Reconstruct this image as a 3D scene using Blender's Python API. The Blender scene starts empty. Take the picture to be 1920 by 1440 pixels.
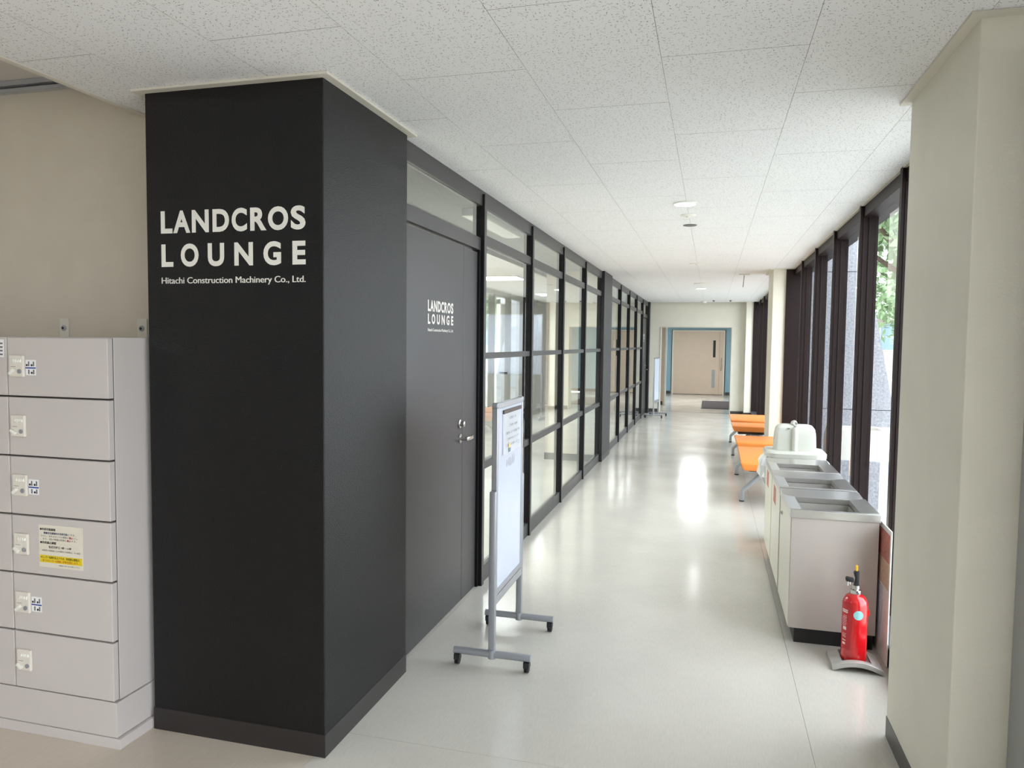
import bpy, bmesh, math, random
from mathutils import Vector, Matrix
random.seed(7)

# ------------------------------------------------------------------ camera
C = bpy.context.scene.collection
sc = bpy.context.scene
FPX = 1383.4
yaw, pitch, roll = 0.26316826, -0.05636371, 0.01138126
EYE = Vector((0, 0, 1.55))
_f = Vector((-math.sin(yaw) * math.cos(pitch), math.cos(yaw) * math.cos(pitch), math.sin(pitch)))
_r = Vector((math.cos(yaw), math.sin(yaw), 0))
_u = _r.cross(_f)
_r2 = math.cos(roll) * _r + math.sin(roll) * _u
_u2 = -math.sin(roll) * _r + math.cos(roll) * _u
cam = bpy.data.cameras.new('camera')
camo = bpy.data.objects.new('camera', cam)
C.objects.link(camo)
camo.matrix_world = Matrix(((_r2.x, _u2.x, -_f.x, EYE.x), (_r2.y, _u2.y, -_f.y, EYE.y), (_r2.z, _u2.z, -_f.z, EYE.z), (0, 0, 0, 1)))
cam.sensor_fit = 'HORIZONTAL'
cam.sensor_width = 36
cam.lens = 36 * FPX / 1920
cam.clip_start = 0.05
cam.clip_end = 400
sc.camera = camo

# ------------------------------------------------------------------ world, exposure
SKY = 7.0
w = bpy.data.worlds.new('world')
sc.world = w
w.use_nodes = True
bg = w.node_tree.nodes['Background']
bg.inputs['Color'].default_value = (0.88, 0.94, 1.0, 1)
bg.inputs['Strength'].default_value = SKY
sc.view_settings.view_transform = 'Standard'
sc.view_settings.look = 'None'
sc.view_settings.exposure = 0.1
sc.view_settings.gamma = 1
sc.view_settings.use_curve_mapping = False
sc.cycles.max_bounces = 9
sc.cycles.diffuse_bounces = 5
sc.cycles.glossy_bounces = 4
sc.cycles.transparent_max_bounces = 16
sc.cycles.sample_clamp_indirect = 8
sc.cycles.caustics_reflective = False
sc.cycles.caustics_refractive = False
LAMP = 60.0     # downlight emission
PANEL = 23.0     # lounge panel lamp emission

# ------------------------------------------------------------------ materials
def lin(c):
    return tuple((v / 12.92 if v <= 0.04045 else ((v + 0.055) / 1.055) ** 2.4) for v in c)

def rgb(r, g, b):
    return lin((r / 255, g / 255, b / 255)) + (1,)

MATS = {}
def mat(name, col, rough=0.5, metal=0.0, var=0.0, vscale=6.0, bump=0.0, bscale=200.0, coat=0.0, spec=0.5, emit=0.0, stretch=None, alpha=1.0):
    if name in MATS:
        return MATS[name]
    m = bpy.data.materials.new(name)
    m.use_nodes = True
    nt = m.node_tree
    b = nt.nodes['Principled BSDF']
    b.inputs['Base Color'].default_value = col
    b.inputs['Roughness'].default_value = rough
    b.inputs['Metallic'].default_value = metal
    b.inputs['Specular IOR Level'].default_value = spec
    b.inputs['Coat Weight'].default_value = coat
    b.inputs['Coat Roughness'].default_value = 0.1
    b.inputs['Alpha'].default_value = alpha
    if emit:
        b.inputs['Emission Color'].default_value = (0.96, 0.985, 1.0, 1)
        b.inputs['Emission Strength'].default_value = emit
    geo = nt.nodes.new('ShaderNodeNewGeometry')
    vec = geo.outputs['Position']
    if stretch:
        mp = nt.nodes.new('ShaderNodeMapping')
        mp.inputs['Scale'].default_value = stretch
        nt.links.new(vec, mp.inputs['Vector'])
        vec = mp.outputs['Vector']
    if var:
        n = nt.nodes.new('ShaderNodeTexNoise')
        n.inputs['Scale'].default_value = vscale
        n.inputs['Detail'].default_value = 5
        nt.links.new(vec, n.inputs['Vector'])
        r = nt.nodes.new('ShaderNodeValToRGB')
        r.color_ramp.elements[0].position = 0.3
        r.color_ramp.elements[1].position = 0.7
        r.color_ramp.elements[0].color = tuple(c * (1 - var) for c in col[:3]) + (1,)
        r.color_ramp.elements[1].color = tuple(min(1, c * (1 + var)) for c in col[:3]) + (1,)
        nt.links.new(n.outputs['Fac'], r.inputs['Fac'])
        nt.links.new(r.outputs['Color'], b.inputs['Base Color'])
    if bump:
        n = nt.nodes.new('ShaderNodeTexNoise')
        n.inputs['Scale'].default_value = bscale
        n.inputs['Detail'].default_value = 2
        nt.links.new(vec, n.inputs['Vector'])
        bp = nt.nodes.new('ShaderNodeBump')
        bp.inputs['Strength'].default_value = bump
        bp.inputs['Distance'].default_value = 0.002
        nt.links.new(n.outputs['Fac'], bp.inputs['Height'])
        nt.links.new(bp.outputs['Normal'], b.inputs['Normal'])
    MATS[name] = m
    return m

def glass_mat(name, tint=(1, 1, 1, 1), ior=1.5):
    m = bpy.data.materials.new(name)
    m.use_nodes = True
    nt = m.node_tree
    nt.nodes.clear()
    out = nt.nodes.new('ShaderNodeOutputMaterial')
    mix = nt.nodes.new('ShaderNodeMixShader')
    tr = nt.nodes.new('ShaderNodeBsdfTransparent')
    tr.inputs['Color'].default_value = tint
    gl = nt.nodes.new('ShaderNodeBsdfGlossy')
    gl.inputs['Roughness'].default_value = 0.0
    gl.inputs['Color'].default_value = (0.97, 1, 0.98, 1)
    fr = nt.nodes.new('ShaderNodeFresnel')
    fr.inputs['IOR'].default_value = ior
    geo = nt.nodes.new('ShaderNodeNewGeometry')
    # both faces of the sheet: 2R/(1+R) on the face that is entered, nothing on the one that is left
    a = nt.nodes.new('ShaderNodeMath'); a.operation = 'MULTIPLY'; a.inputs[1].default_value = 2.0
    p = nt.nodes.new('ShaderNodeMath'); p.operation = 'ADD'; p.inputs[1].default_value = 1.0
    dv = nt.nodes.new('ShaderNodeMath'); dv.operation = 'DIVIDE'
    s = nt.nodes.new('ShaderNodeMath'); s.operation = 'SUBTRACT'; s.inputs[0].default_value = 1.0
    mu = nt.nodes.new('ShaderNodeMath'); mu.operation = 'MULTIPLY'
    L = nt.links.new
    L(fr.outputs[0], a.inputs[0]); L(fr.outputs[0], p.inputs[0])
    L(a.outputs[0], dv.inputs[0]); L(p.outputs[0], dv.inputs[1])
    L(geo.outputs['Backfacing'], s.inputs[1])
    L(dv.outputs[0], mu.inputs[0]); L(s.outputs[0], mu.inputs[1])
    L(mu.outputs[0], mix.inputs[0]); L(tr.outputs[0], mix.inputs[1]); L(gl.outputs[0], mix.inputs[2])
    L(mix.outputs[0], out.inputs['Surface'])
    MATS[name] = m
    return m

def ceiling_tile_mat():
    m = mat('rockwool_tile', rgb(226, 226, 222), 0.9, spec=0.2)
    nt = m.node_tree
    b = nt.nodes['Principled BSDF']
    L = nt.links.new
    geo = nt.nodes.new('ShaderNodeNewGeometry')
    masks = []
    for sca, off, ln, wd, keep in ((46, 0, 0.0052, 0.0009, 0.5), (58, 3.7, 0.0032, 0.0009, 0.42), (95, 9.1, 0.0014, 0.0010, 0.3)):
        mp = nt.nodes.new('ShaderNodeMapping')
        mp.inputs['Location'].default_value = (off, off * 0.7, 0)
        L(geo.outputs['Position'], mp.inputs['Vector'])
        v = nt.nodes.new('ShaderNodeTexVoronoi')
        v.voronoi_dimensions = '2D'
        v.inputs['Scale'].default_value = sca
        v.inputs['Randomness'].default_value = 0.9
        L(mp.outputs['Vector'], v.inputs['Vector'])
        sub = nt.nodes.new('ShaderNodeVectorMath'); sub.operation = 'SUBTRACT'
        L(mp.outputs['Vector'], sub.inputs[0]); L(v.outputs['Position'], sub.inputs[1])
        sep = nt.nodes.new('ShaderNodeSeparateColor')
        L(v.outputs['Color'], sep.inputs[0])
        ang = nt.nodes.new('ShaderNodeMath'); ang.operation = 'MULTIPLY'; ang.inputs[1].default_value = 6.28
        L(sep.outputs[0], ang.inputs[0])
        rot = nt.nodes.new('ShaderNodeVectorRotate'); rot.rotation_type = 'Z_AXIS'
        L(sub.outputs[0], rot.inputs['Vector']); L(ang.outputs[0], rot.inputs['Angle'])
        scl = nt.nodes.new('ShaderNodeVectorMath'); scl.operation = 'MULTIPLY'
        scl.inputs[1].default_value = (1 / ln, 1 / wd, 0)
        L(rot.outputs[0], scl.inputs[0])
        le = nt.nodes.new('ShaderNodeVectorMath'); le.operation = 'LENGTH'
        L(scl.outputs[0], le.inputs[0])
        lt = nt.nodes.new('ShaderNodeMapRange')
        lt.inputs['From Min'].default_value = 0.75; lt.inputs['From Max'].default_value = 1.15
        lt.inputs['To Min'].default_value = 1.0; lt.inputs['To Max'].default_value = 0.0
        L(le.outputs['Value'], lt.inputs['Value'])
        kp = nt.nodes.new('ShaderNodeMath'); kp.operation = 'LESS_THAN'; kp.inputs[1].default_value = keep
        L(sep.outputs[1], kp.inputs[0])
        mm = nt.nodes.new('ShaderNodeMath'); mm.operation = 'MULTIPLY'
        L(lt.outputs[0], mm.inputs[0]); L(kp.outputs[0], mm.inputs[1])
        masks.append(mm.outputs[0])
    mx = nt.nodes.new('ShaderNodeMath'); mx.operation = 'MAXIMUM'
    L(masks[0], mx.inputs[0]); L(masks[1], mx.inputs[1])
    mx2 = nt.nodes.new('ShaderNodeMath'); mx2.operation = 'MAXIMUM'
    L(mx.outputs[0], mx2.inputs[0]); L(masks[2], mx2.inputs[1])
    mixc = nt.nodes.new('ShaderNodeMix'); mixc.data_type = 'RGBA'
    mixc.inputs['A'].default_value = rgb(238, 238, 238)
    mixc.inputs['B'].default_value = rgb(122, 116, 108)
    L(mx2.outputs[0], mixc.inputs['Factor'])
    L(mixc.outputs['Result'], b.inputs['Base Color'])
    bp = nt.nodes.new('ShaderNodeBump'); bp.invert = True
    bp.inputs['Strength'].default_value = 0.6; bp.inputs['Distance'].default_value = 0.001
    L(mx2.outputs[0], bp.inputs['Height']); L(bp.outputs['Normal'], b.inputs['Normal'])
    return m

def floor_mat(name, col):
    m = mat(name, col, 0.2, spec=0.42)
    nt = m.node_tree
    b = nt.nodes['Principled BSDF']
    L = nt.links.new
    geo = nt.nodes.new('ShaderNodeNewGeometry')
    mp = nt.nodes.new('ShaderNodeMapping'); mp.inputs['Scale'].default_value = (55, 7, 7)
    L(geo.outputs['Position'], mp.inputs['Vector'])
    n = nt.nodes.new('ShaderNodeTexNoise'); n.inputs['Scale'].default_value = 3; n.inputs['Detail'].default_value = 6
    L(mp.outputs[0], n.inputs['Vector'])
    n2 = nt.nodes.new('ShaderNodeTexNoise'); n2.inputs['Scale'].default_value = 2.2; n2.inputs['Detail'].default_value = 4
    L(geo.outputs['Position'], n2.inputs['Vector'])
    ad = nt.nodes.new('ShaderNodeMath'); ad.operation = 'ADD'
    L(n.outputs['Fac'], ad.inputs[0]); L(n2.outputs['Fac'], ad.inputs[1])
    r = nt.nodes.new('ShaderNodeValToRGB')
    r.color_ramp.elements[0].position = 0.35; r.color_ramp.elements[1].position = 0.65
    r.color_ramp.elements[0].color = tuple(c * 0.93 for c in col[:3]) + (1,)
    r.color_ramp.elements[1].color = tuple(min(1, c * 1.05) for c in col[:3]) + (1,)
    h = nt.nodes.new('ShaderNodeMath'); h.operation = 'MULTIPLY'; h.inputs[1].default_value = 0.5
    L(ad.outputs[0], h.inputs[0]); L(h.outputs[0], r.inputs['Fac']); L(r.outputs['Color'], b.inputs['Base Color'])
    rr = nt.nodes.new('ShaderNodeMapRange'); rr.inputs['To Min'].default_value = 0.08; rr.inputs['To Max'].default_value = 0.22
    L(n2.outputs['Fac'], rr.inputs['Value']); L(rr.outputs[0], b.inputs['Roughness'])
    n3 = nt.nodes.new('ShaderNodeTexNoise'); n3.inputs['Scale'].default_value = 14; n3.inputs['Detail'].default_value = 3
    L(geo.outputs['Position'], n3.inputs['Vector'])
    bp = nt.nodes.new('ShaderNodeBump'); bp.inputs['Strength'].default_value = 0.12; bp.inputs['Distance'].default_value = 0.004
    L(n3.outputs['Fac'], bp.inputs['Height']); L(bp.outputs['Normal'], b.inputs['Normal'])
    return m

GLASS = glass_mat('clear_glass', (0.965, 0.985, 0.972, 1))
WGLASS = glass_mat('window_glass', (0.97, 0.98, 0.985, 1))
TILE = ceiling_tile_mat()
TEDGE = mat('tile_cut_edge', rgb(136, 130, 120), 0.95)
FLOOR = floor_mat('vinyl_floor', rgb(200, 196, 187))
FLOOR2 = floor_mat('vinyl_floor_hall', rgb(205, 193, 178))
BLACK = mat('black_paint', rgb(12, 12, 14), 0.42, bump=0.9, bscale=230, spec=0.38)
BLACKBASE = mat('black_vinyl_base', rgb(40, 36, 36), 0.35, var=0.1, vscale=8)
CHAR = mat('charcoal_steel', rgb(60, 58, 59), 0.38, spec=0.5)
MULL = mat('shaded_frame_sides', rgb(26, 25, 26), 0.45, spec=0.2)  # darker charcoal, shade on the frame sides put into the colour
BROWN = mat('bronze_aluminium', rgb(36, 26, 25), 0.45, metal=0.0, spec=0.15)
CREAM = mat('cream_wall_paint', rgb(228, 224, 209), 0.75, var=0.02, bump=0.25, bscale=150)
BEIGE = mat('beige_wall_paint', rgb(207, 198, 182), 0.8, var=0.025, bump=0.2, bscale=150)
NEUT = mat('hall_paint', rgb(214, 212, 207), 0.8)
WHITEP = mat('white_plaster', rgb(227, 226, 222), 0.8, bump=0.15, bscale=160)
BLUE = mat('blue_wall_paint', rgb(140, 176, 192), 0.7)
DOORB = mat('beige_door_laminate', rgb(206, 188, 170), 0.55, var=0.02)
GREYBASE = mat('grey_vinyl_base', rgb(70, 67, 64), 0.4)
TRIMW = mat('ivory_trim', rgb(214, 209, 196), 0.5)
LOCKF = mat('locker_paint', rgb(202, 195, 191), 0.45, var=0.01, vscale=3)
LOCKS = LOCKF
GAP = mat('dark_gap', rgb(82, 76, 74), 0.6)
PLASTIC = mat('ivory_plastic', rgb(224, 218, 206), 0.4)
WPLASTIC = mat('white_plastic', rgb(236, 234, 226), 0.35)
CHROME = mat('chrome', rgb(205, 203, 200), 0.18, metal=1.0)
STEEL = mat('brushed_steel', rgb(214, 212, 210), 0.3, metal=1.0)
ALU = mat('silver_aluminium', rgb(176, 179, 184), 0.35, metal=0.7)
GALU = mat('grey_aluminium', rgb(160, 163, 168), 0.4, metal=0.4)
RUBBER = mat('black_rubber', rgb(28, 28, 30), 0.5)
WBOARD = mat('whiteboard_enamel', rgb(196, 203, 217), 0.2, var=0.02, vscale=5)
PAPER = mat('white_paper', rgb(240, 240, 242), 0.7)
INK = mat('black_ink', rgb(30, 29, 30), 0.6)
GINK = mat('grey_ink', rgb(105, 103, 106), 0.6)
BINK = mat('blue_ink', rgb(36, 58, 110), 0.6)
RINK = mat('red_ink', rgb(176, 38, 44), 0.6)
OINK = mat('orange_ink', rgb(190, 90, 20), 0.6)
YEL = mat('yellow_print', rgb(232, 205, 40), 0.5)
BLUEL = mat('blue_print', rgb(24, 62, 140), 0.5)
VINYL = mat('white_vinyl_lettering', rgb(232, 229, 221), 0.5)
ORANGE = mat('orange_leather', rgb(234, 140, 62), 0.45, bump=0.15, bscale=300)
DARKUN = mat('dark_underside', rgb(48, 40, 36), 0.7)
RED = mat('red_enamel', rgb(206, 22, 28), 0.18, coat=0.6)
YELP = mat('yellow_plastic', rgb(236, 178, 30), 0.35)
TEAL = mat('teal_sticker', rgb(150, 208, 212), 0.4, var=0.12, vscale=120)
BINP = mat('bin_painted_panel', rgb(190, 181, 174), 0.4, var=0.03, vscale=5)
BIND = mat('bin_door_panel', rgb(222, 218, 204), 0.32)
LINER = mat('clear_liner', rgb(168, 164, 158), 0.25, bump=0.8, bscale=18)
CREAMP = mat('cream_plastic', rgb(196, 196, 186), 0.3)
BAG = mat('plastic_bag', rgb(232, 234, 234), 0.25, bump=0.6, bscale=40)
REDP = mat('red_label', rgb(190, 118, 104), 0.6, var=0.25, vscale=70)
TANP = mat('tan_label', rgb(212, 178, 150), 0.6, var=0.12, vscale=60)
NEWS = mat('printed_sheet', rgb(206, 206, 214), 0.6, var=0.25, vscale=60, stretch=(1, 1, 6))
MATD = mat('doormat_pile', rgb(74, 66, 68), 0.95, var=0.3, vscale=90)
SPK = mat('speaker_mesh', rgb(120, 118, 116), 0.8)
LAMPM = mat('lamp_diffuser', (1, 0.97, 0.9, 1), 0.5, emit=LAMP)
PANELM = mat('panel_diffuser', (1, 1, 0.97, 1), 0.5, emit=PANEL)
GRAN = mat('granite', rgb(172, 174, 180), 0.8, var=0.28, vscale=45)
PAVE = mat('paving', rgb(196, 194, 188), 0.85, var=0.08, vscale=1.5)
LEAF = mat('leaf', rgb(140, 166, 122), 0.6, var=0.25, vscale=2.5)
BARK = mat('bark', rgb(92, 78, 66), 0.9, var=0.2, vscale=12)
FACADE = mat('facade', rgb(196, 186, 180), 0.8)
BWIN = mat('far_glazing', rgb(140, 166, 178), 0.6)
CURTAIN = mat('curtain_cloth', rgb(170, 170, 168), 0.9)
RAIL = mat('rail_aluminium', rgb(188, 192, 198), 0.35, metal=0.6)
SILLM = mat('sill_metal', rgb(92, 94, 100), 0.3, metal=0.3, var=0.2, vscale=14)

# ------------------------------------------------------------------ mesh helpers
class MB:
    def __init__(self):
        self.bm = bmesh.new()
    def box(self, x0, x1, y0, y1, z0, z1):
        v = [self.bm.verts.new(p) for p in ((x0, y0, z0), (x1, y0, z0), (x1, y1, z0), (x0, y1, z0), (x0, y0, z1), (x1, y0, z1), (x1, y1, z1), (x0, y1, z1))]
        for f in ((0, 3, 2, 1), (4, 5, 6, 7), (0, 1, 5, 4), (1, 2, 6, 5), (2, 3, 7, 6), (3, 0, 4, 7)):
            self.bm.faces.new([v[i] for i in f])
        return self
    def prism(self, poly, axis, a, b):
        """poly: 2-D outline; axis 'x' -> (y,z), 'y' -> (x,z), 'z' -> (x,y); swept from a to b"""
        def P(p, t):
            return {'x': (t, p[0], p[1]), 'y': (p[0], t, p[1]), 'z': (p[0], p[1], t)}[axis]
        va = [self.bm.verts.new(P(p, a)) for p in poly]
        vb = [self.bm.verts.new(P(p, b)) for p in poly]
        n = len(poly)
        self.bm.faces.new(va)
        self.bm.faces.new(list(reversed(vb)))
        for i in range(n):
            j = (i + 1) % n
            self.bm.faces.new((va[j], va[i], vb[i], vb[j]))
        return self
    def lathe(self, prof, c=(0, 0, 0), axis='z', seg=24):
        rings = []
        for r, h in prof:
            ring = []
            for k in range(seg):
                t = 2 * math.pi * k / seg
                a, b = r * math.cos(t), r * math.sin(t)
                p = {'z': (a, b, h), 'x': (h, a, b), 'y': (b, h, a)}[axis]
                ring.append(self.bm.verts.new((c[0] + p[0], c[1] + p[1], c[2] + p[2])))
            rings.append(ring)
        for i in range(len(rings) - 1):
            for k in range(seg):
                j = (k + 1) % seg
                self.bm.faces.new((rings[i][k], rings[i][j], rings[i + 1][j], rings[i + 1][k]))
        self.bm.faces.new(list(reversed(rings[0])))
        self.bm.faces.new(rings[-1])
        return self
    def tube(self, pts, r, seg=10, rect=None):
        pts = [Vector(p) for p in pts]
        rings = []
        for i, p in enumerate(pts):
            d = Vector((0, 0, 0))
            if i > 0: d += (p - pts[i - 1]).normalized()
            if i < len(pts) - 1: d += (pts[i + 1] - p).normalized()
            d.normalize()
            up = Vector((0, 1, 0)) if abs(d.y) < 0.9 else Vector((0, 0, 1))
            s = d.cross(up).normalized()
            u = s.cross(d).normalized()
            ring = []
            if rect:
                offs = [(-rect[0], -rect[1]), (rect[0], -rect[1]), (rect[0], rect[1]), (-rect[0], rect[1])]
            else:
                rr = r[i] if isinstance(r, (list, tuple)) else r
                offs = [(rr * math.cos(2 * math.pi * k / seg), rr * math.sin(2 * math.pi * k / seg)) for k in range(seg)]
            for a, b in offs:
                ring.append(self.bm.verts.new(p + s * a + u * b))
            rings.append(ring)
        n = len(rings[0])
        for i in range(len(rings) - 1):
            for k in range(n):
                j = (k + 1) % n
                self.bm.faces.new((rings[i][k], rings[i][j], rings[i + 1][j], rings[i + 1][k]))
        self.bm.faces.new(list(reversed(rings[0])))
        self.bm.faces.new(rings[-1])
        return self
    def bevel(self, wd, seg=2):
        bmesh.ops.recalc_face_normals(self.bm, faces=self.bm.faces)
        es = [e for e in self.bm.edges if len(e.link_faces) == 2 and e.calc_face_angle(0) > 0.5]
        bmesh.ops.bevel(self.bm, geom=es, offset=wd, segments=seg, profile=0.5, affect='EDGES', clamp_overlap=True)
        return self
    def build(self, name, m, parent=None, smooth=False):
        bmesh.ops.recalc_face_normals(self.bm, faces=self.bm.faces)
        me = bpy.data.meshes.new(name)
        self.bm.to_mesh(me)
        self.bm.free()
        me.materials.append(m)
        if smooth:
            for p in me.polygons: p.use_smooth = True
            try:
                me.set_sharp_from_angle(angle=math.radians(40))
            except Exception:
                pass
        o = bpy.data.objects.new(name, me)
        C.objects.link(o)
        if parent:
            o.parent = parent
        return o

def bx(name, m, parent, x0, x1, y0, y1, z0, z1, bev=0.0):
    b = MB().box(x0, x1, y0, y1, z0, z1)
    if bev: b.bevel(bev)
    return b.build(name, m, parent)

def tag(o, label, cat, group=None, kind=None):
    o['label'] = label
    o['category'] = cat
    if group: o['group'] = group
    if kind: o['kind'] = kind
    return o

def empty(name, label, cat, loc=(0, 0, 0), rz=0.0, group=None, kind=None):
    o = bpy.data.objects.new(name, None)
    C.objects.link(o)
    o.location = loc
    o.rotation_euler = (0, 0, rz)
    return tag(o, label, cat, group, kind)

def copy_tree(o, parent=None):
    c = o.copy()
    C.objects.link(c)
    c.parent = parent
    for ch in list(o.children):
        copy_tree(ch, c)
    return c

def text_verts(s, offset, spacing=1.0, res=3):
    cu = bpy.data.curves.new('t', 'FONT')
    cu.body = s
    cu.offset = offset
    cu.space_character = spacing
    cu.resolution_u = res
    cu.fill_mode = 'FRONT'
    ob = bpy.data.objects.new('t', cu)
    C.objects.link(ob)
    dg = bpy.context.evaluated_depsgraph_get()
    me = bpy.data.meshes.new_from_object(ob.evaluated_get(dg))
    bpy.data.objects.remove(ob)
    bpy.data.curves.remove(cu)
    return me

def text(name, s, m, parent, org, u, v, width, height, bold=0.02, spacing=1.0, res=3, lift=0.0006, extents=None):
    """lettering fitted into width x height; org = lower left corner of the letters"""
    me = text_verts(s, bold, spacing, res)
    xs = [q.co.x for q in me.vertices]; ys = [q.co.y for q in me.vertices]
    if not xs:
        return None
    x0, x1 = min(xs), max(xs)
    y0, y1 = (min(ys), max(ys)) if extents is None else extents
    u, v, org = Vector(u), Vector(v), Vector(org)
    n = u.cross(v)
    for q in me.vertices:
        a = (q.co.x - x0) / (x1 - x0) * width
        b = (q.co.y - y0) / (y1 - y0) * height
        q.co = org + u * a + v * b + n * lift
    me.materials.clear()
    me.materials.append(m)
    me.name = name
    o = bpy.data.objects.new(name, me)
    C.objects.link(o)
    o.parent = parent
    return o

def text_width(s, bold, spacing):
    me = text_verts(s, bold, spacing, 1)
    xs = [q.co.x for q in me.vertices]
    r = max(xs) - min(xs)
    bpy.data.meshes.remove(me)
    return r

XV, YV, ZV = (1, 0, 0), (0, 1, 0), (0, 0, 1)
ZC = 2.485

# ================================================================== the setting
# ---- floor: vinyl sheets with seams
fl = tag(bx('floor', GAP, None, -9, 1.12, -7, 26, -0.2, -0.003), 'pale glossy vinyl floor running down the corridor', 'floor', kind='structure')
def sheet(x0, x1, y0, y1, m=FLOOR):
    bx('floor_sheet', m, fl, x0 + 0.0006, x1 - 0.0006, y0 + 0.0012, y1 - 0.0012, -0.003, 0.0)
sheet(-1.395, 0.41, -7, 2.575); sheet(0.41, 1.12, -7, 2.575)
sheet(-1.395, 0.41, 2.575, 17.35); sheet(0.41, 1.12, 2.575, 17.35)
sheet(-9, -1.395, -7, 2.575, FLOOR2)
sheet(-9, -1.395, 2.575, 17.35)
sheet(-9, 1.12, 17.43, 26)
bx('threshold_strip', mat('threshold_metal', rgb(128, 122, 118), 0.4, metal=0.4), fl, -9, 1.12, 17.35, 17.43, -0.003, 0.002)

# ---- ceiling: rock-wool tiles laid in a running bond under a slab
cl = tag(bx('ceiling', GAP, None, -2.31, 1.12, -7, 17.2, ZC + 0.008, ZC + 0.3), 'white suspended ceiling of flecked rock wool tiles', 'ceiling', kind='structure')
TW, TL = 0.4545, 0.923
g, gy = 0.0006, 0.001
std = None
def edge_tile(o):
    o.data.materials.append(TEDGE)
    for p in o.data.polygons:
        if abs(p.normal.z) < 0.5: p.material_index = 1
    return o
for k in range(-5, 3):
    xa, xb = -0.183 + TW * k, -0.183 + TW * (k + 1)
    full = True
    if xa < -2.31: xa, full = -2.31, False
    if xb > 1.0: xb, full = 1.0, False
    y = (2.505 if k % 2 == 0 else 2.966) - 5 * TL
    while y < 17.0:
        if full and y + TL < 17.0:
            if std is None:
                std = edge_tile(MB().box(g, TW - g, gy, TL - gy, 0, 0.008).build('tile', TILE, cl))
                std.location = (xa, y, ZC)
            else:
                o = std.copy(); C.objects.link(o); o.parent = cl; o.location = (xa, y, ZC)
        else:
            edge_tile(bx('tile', TILE, cl, xa + g, xb - g, y + gy, min(y + TL, 17.0) - gy, ZC, ZC + 0.008))
        y += TL
# higher ceiling over the lockers, with the step between the two
hc = tag(bx('ceiling_hall', mat('hall_ceiling', rgb(206, 200, 194), 0.9), None, -9, -2.31, -7, 2.70, 2.69, 2.9), 'higher flecked ceiling above the lockers', 'ceiling', kind='structure')
bx('ceiling_step', WHITEP, hc, -2.33, -2.312, -7, 2.70, ZC - 0.001, 2.69)
bx('edge_trim', TRIMW, hc, -2.334, -2.306, -7, 2.70, ZC - 0.006, ZC - 0.001)
t = empty('trim_1', 'double aluminium rail along the top of the beige wall', 'rail', kind='structure')
bx('rail_bar', RAIL, t, -9, -2.335, 2.655, 2.70, 2.668, 2.689)
bx('rail_bar', RAIL, t, -9, -2.335, 2.668, 2.70, 2.645, 2.660)

# ---- beige wall behind the lockers
tag(bx('wall_left', BEIGE, None, -9, -2.0, 2.70, 2.85, 0, 2.9), 'beige painted wall behind the lockers', 'wall', kind='structure')

# ---- pillars
def pillar(x0, x1, y0, y1, m, base, label, trim=True, sides='ring', base_h=0.075, trim_m=TRIMW):
    p = empty('pillar', label, 'pillar', ((x0 + x1) / 2, (y0 + y1) / 2, 0), kind='structure')
    def q(name, mm, a, b, c, d, e, f, bev=0):
        cx, cy = p.location.x, p.location.y
        return bx(name, mm, p, a - cx, b - cx, c - cy, d - cy, e, f, bev)
    q('shaft', m, x0, x1, y0, y1, 0, 2.55, 0.004)
    if base:
        q('baseboard', base, x0 - 0.002, x1 + 0.002, y0 - 0.002, y1 + 0.002, 0, base_h, 0.0015)
    if trim:
        e = 0.034
        q('ceiling_trim', trim_m, x0 - e, x1 + e, y0 - e, y0 + 0.01, ZC - 0.010, ZC - 0.001)
        q('ceiling_trim', trim_m, x0 - e, x1 + e, y1 - 0.01, y1 + e, ZC - 0.010, ZC - 0.001)
        q('ceiling_trim', trim_m, x0 - e, x0 + 0.01, y0 + 0.01, y1 - 0.01, ZC - 0.010, ZC - 0.001)
        q('ceiling_trim', trim_m, x1 - 0.01, x1 + e, y0 + 0.01, y1 - 0.01, ZC - 0.010, ZC - 0.001)
    return p

p1 = pillar(-2.10, -1.347, 2.39, 3.14, BLACK, BLACKBASE, 'black pillar with large white lounge lettering, beside the lockers', base_h=0.088)
lx, ly = p1.location.x, p1.location.y
SP = 0.037
ROW1 = (('L', 120, 250), ('A', 258, 447), ('N', 465, 650), ('D', 690, 868), ('C', 895, 1057), ('R', 1090, 1260), ('O', 1275, 1482), ('S', 1508, 1657))
ROW2 = (('L', 122, 255), ('O', 338, 535), ('U', 635, 812), ('N', 920, 1117), ('G', 1225, 1408), ('E', 1523, 1657))
def lounge_sign(parent, org, u, v, W, rows):
    """rows: (z of baseline, cap height) for the three lines"""
    (za, ha), (zb, hb), (zc, hcap) = rows
    o = Vector(org)
    for row, z, h in ((ROW1, za, ha), (ROW2, zb, hb)):
        for ch, x0, x1 in row:
            e = 0.012 * h if ch in 'COSGU' else 0.0
            e2 = 0.0 if ch == 'U' else e
            text('letter', ch, VINYL, parent, o + Vector(v) * (z - e) + Vector(u) * (W * (x0 - 120) / 1537), u, v, W * (x1 - x0) / 1537, h + e + e2, SP, 1.0, 5)
    for k_ in range(3):
        text('lettering', 'Hitachi Construction Machinery Co., Ltd.', VINYL, parent, o + Vector(v) * zc + Vector(u) * (k_ * 0.0013 * W), u, v, W * 0.9974, hcap, 0.0, 0.98, 3, 0.0006 + 0.0001 * k_)
lounge_sign(p1, (-2.035 - lx, 2.39 - ly, 0), XV, ZV, 0.617, ((1.948, 0.084), (1.822, 0.085), (1.751, 0.031)))

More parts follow.
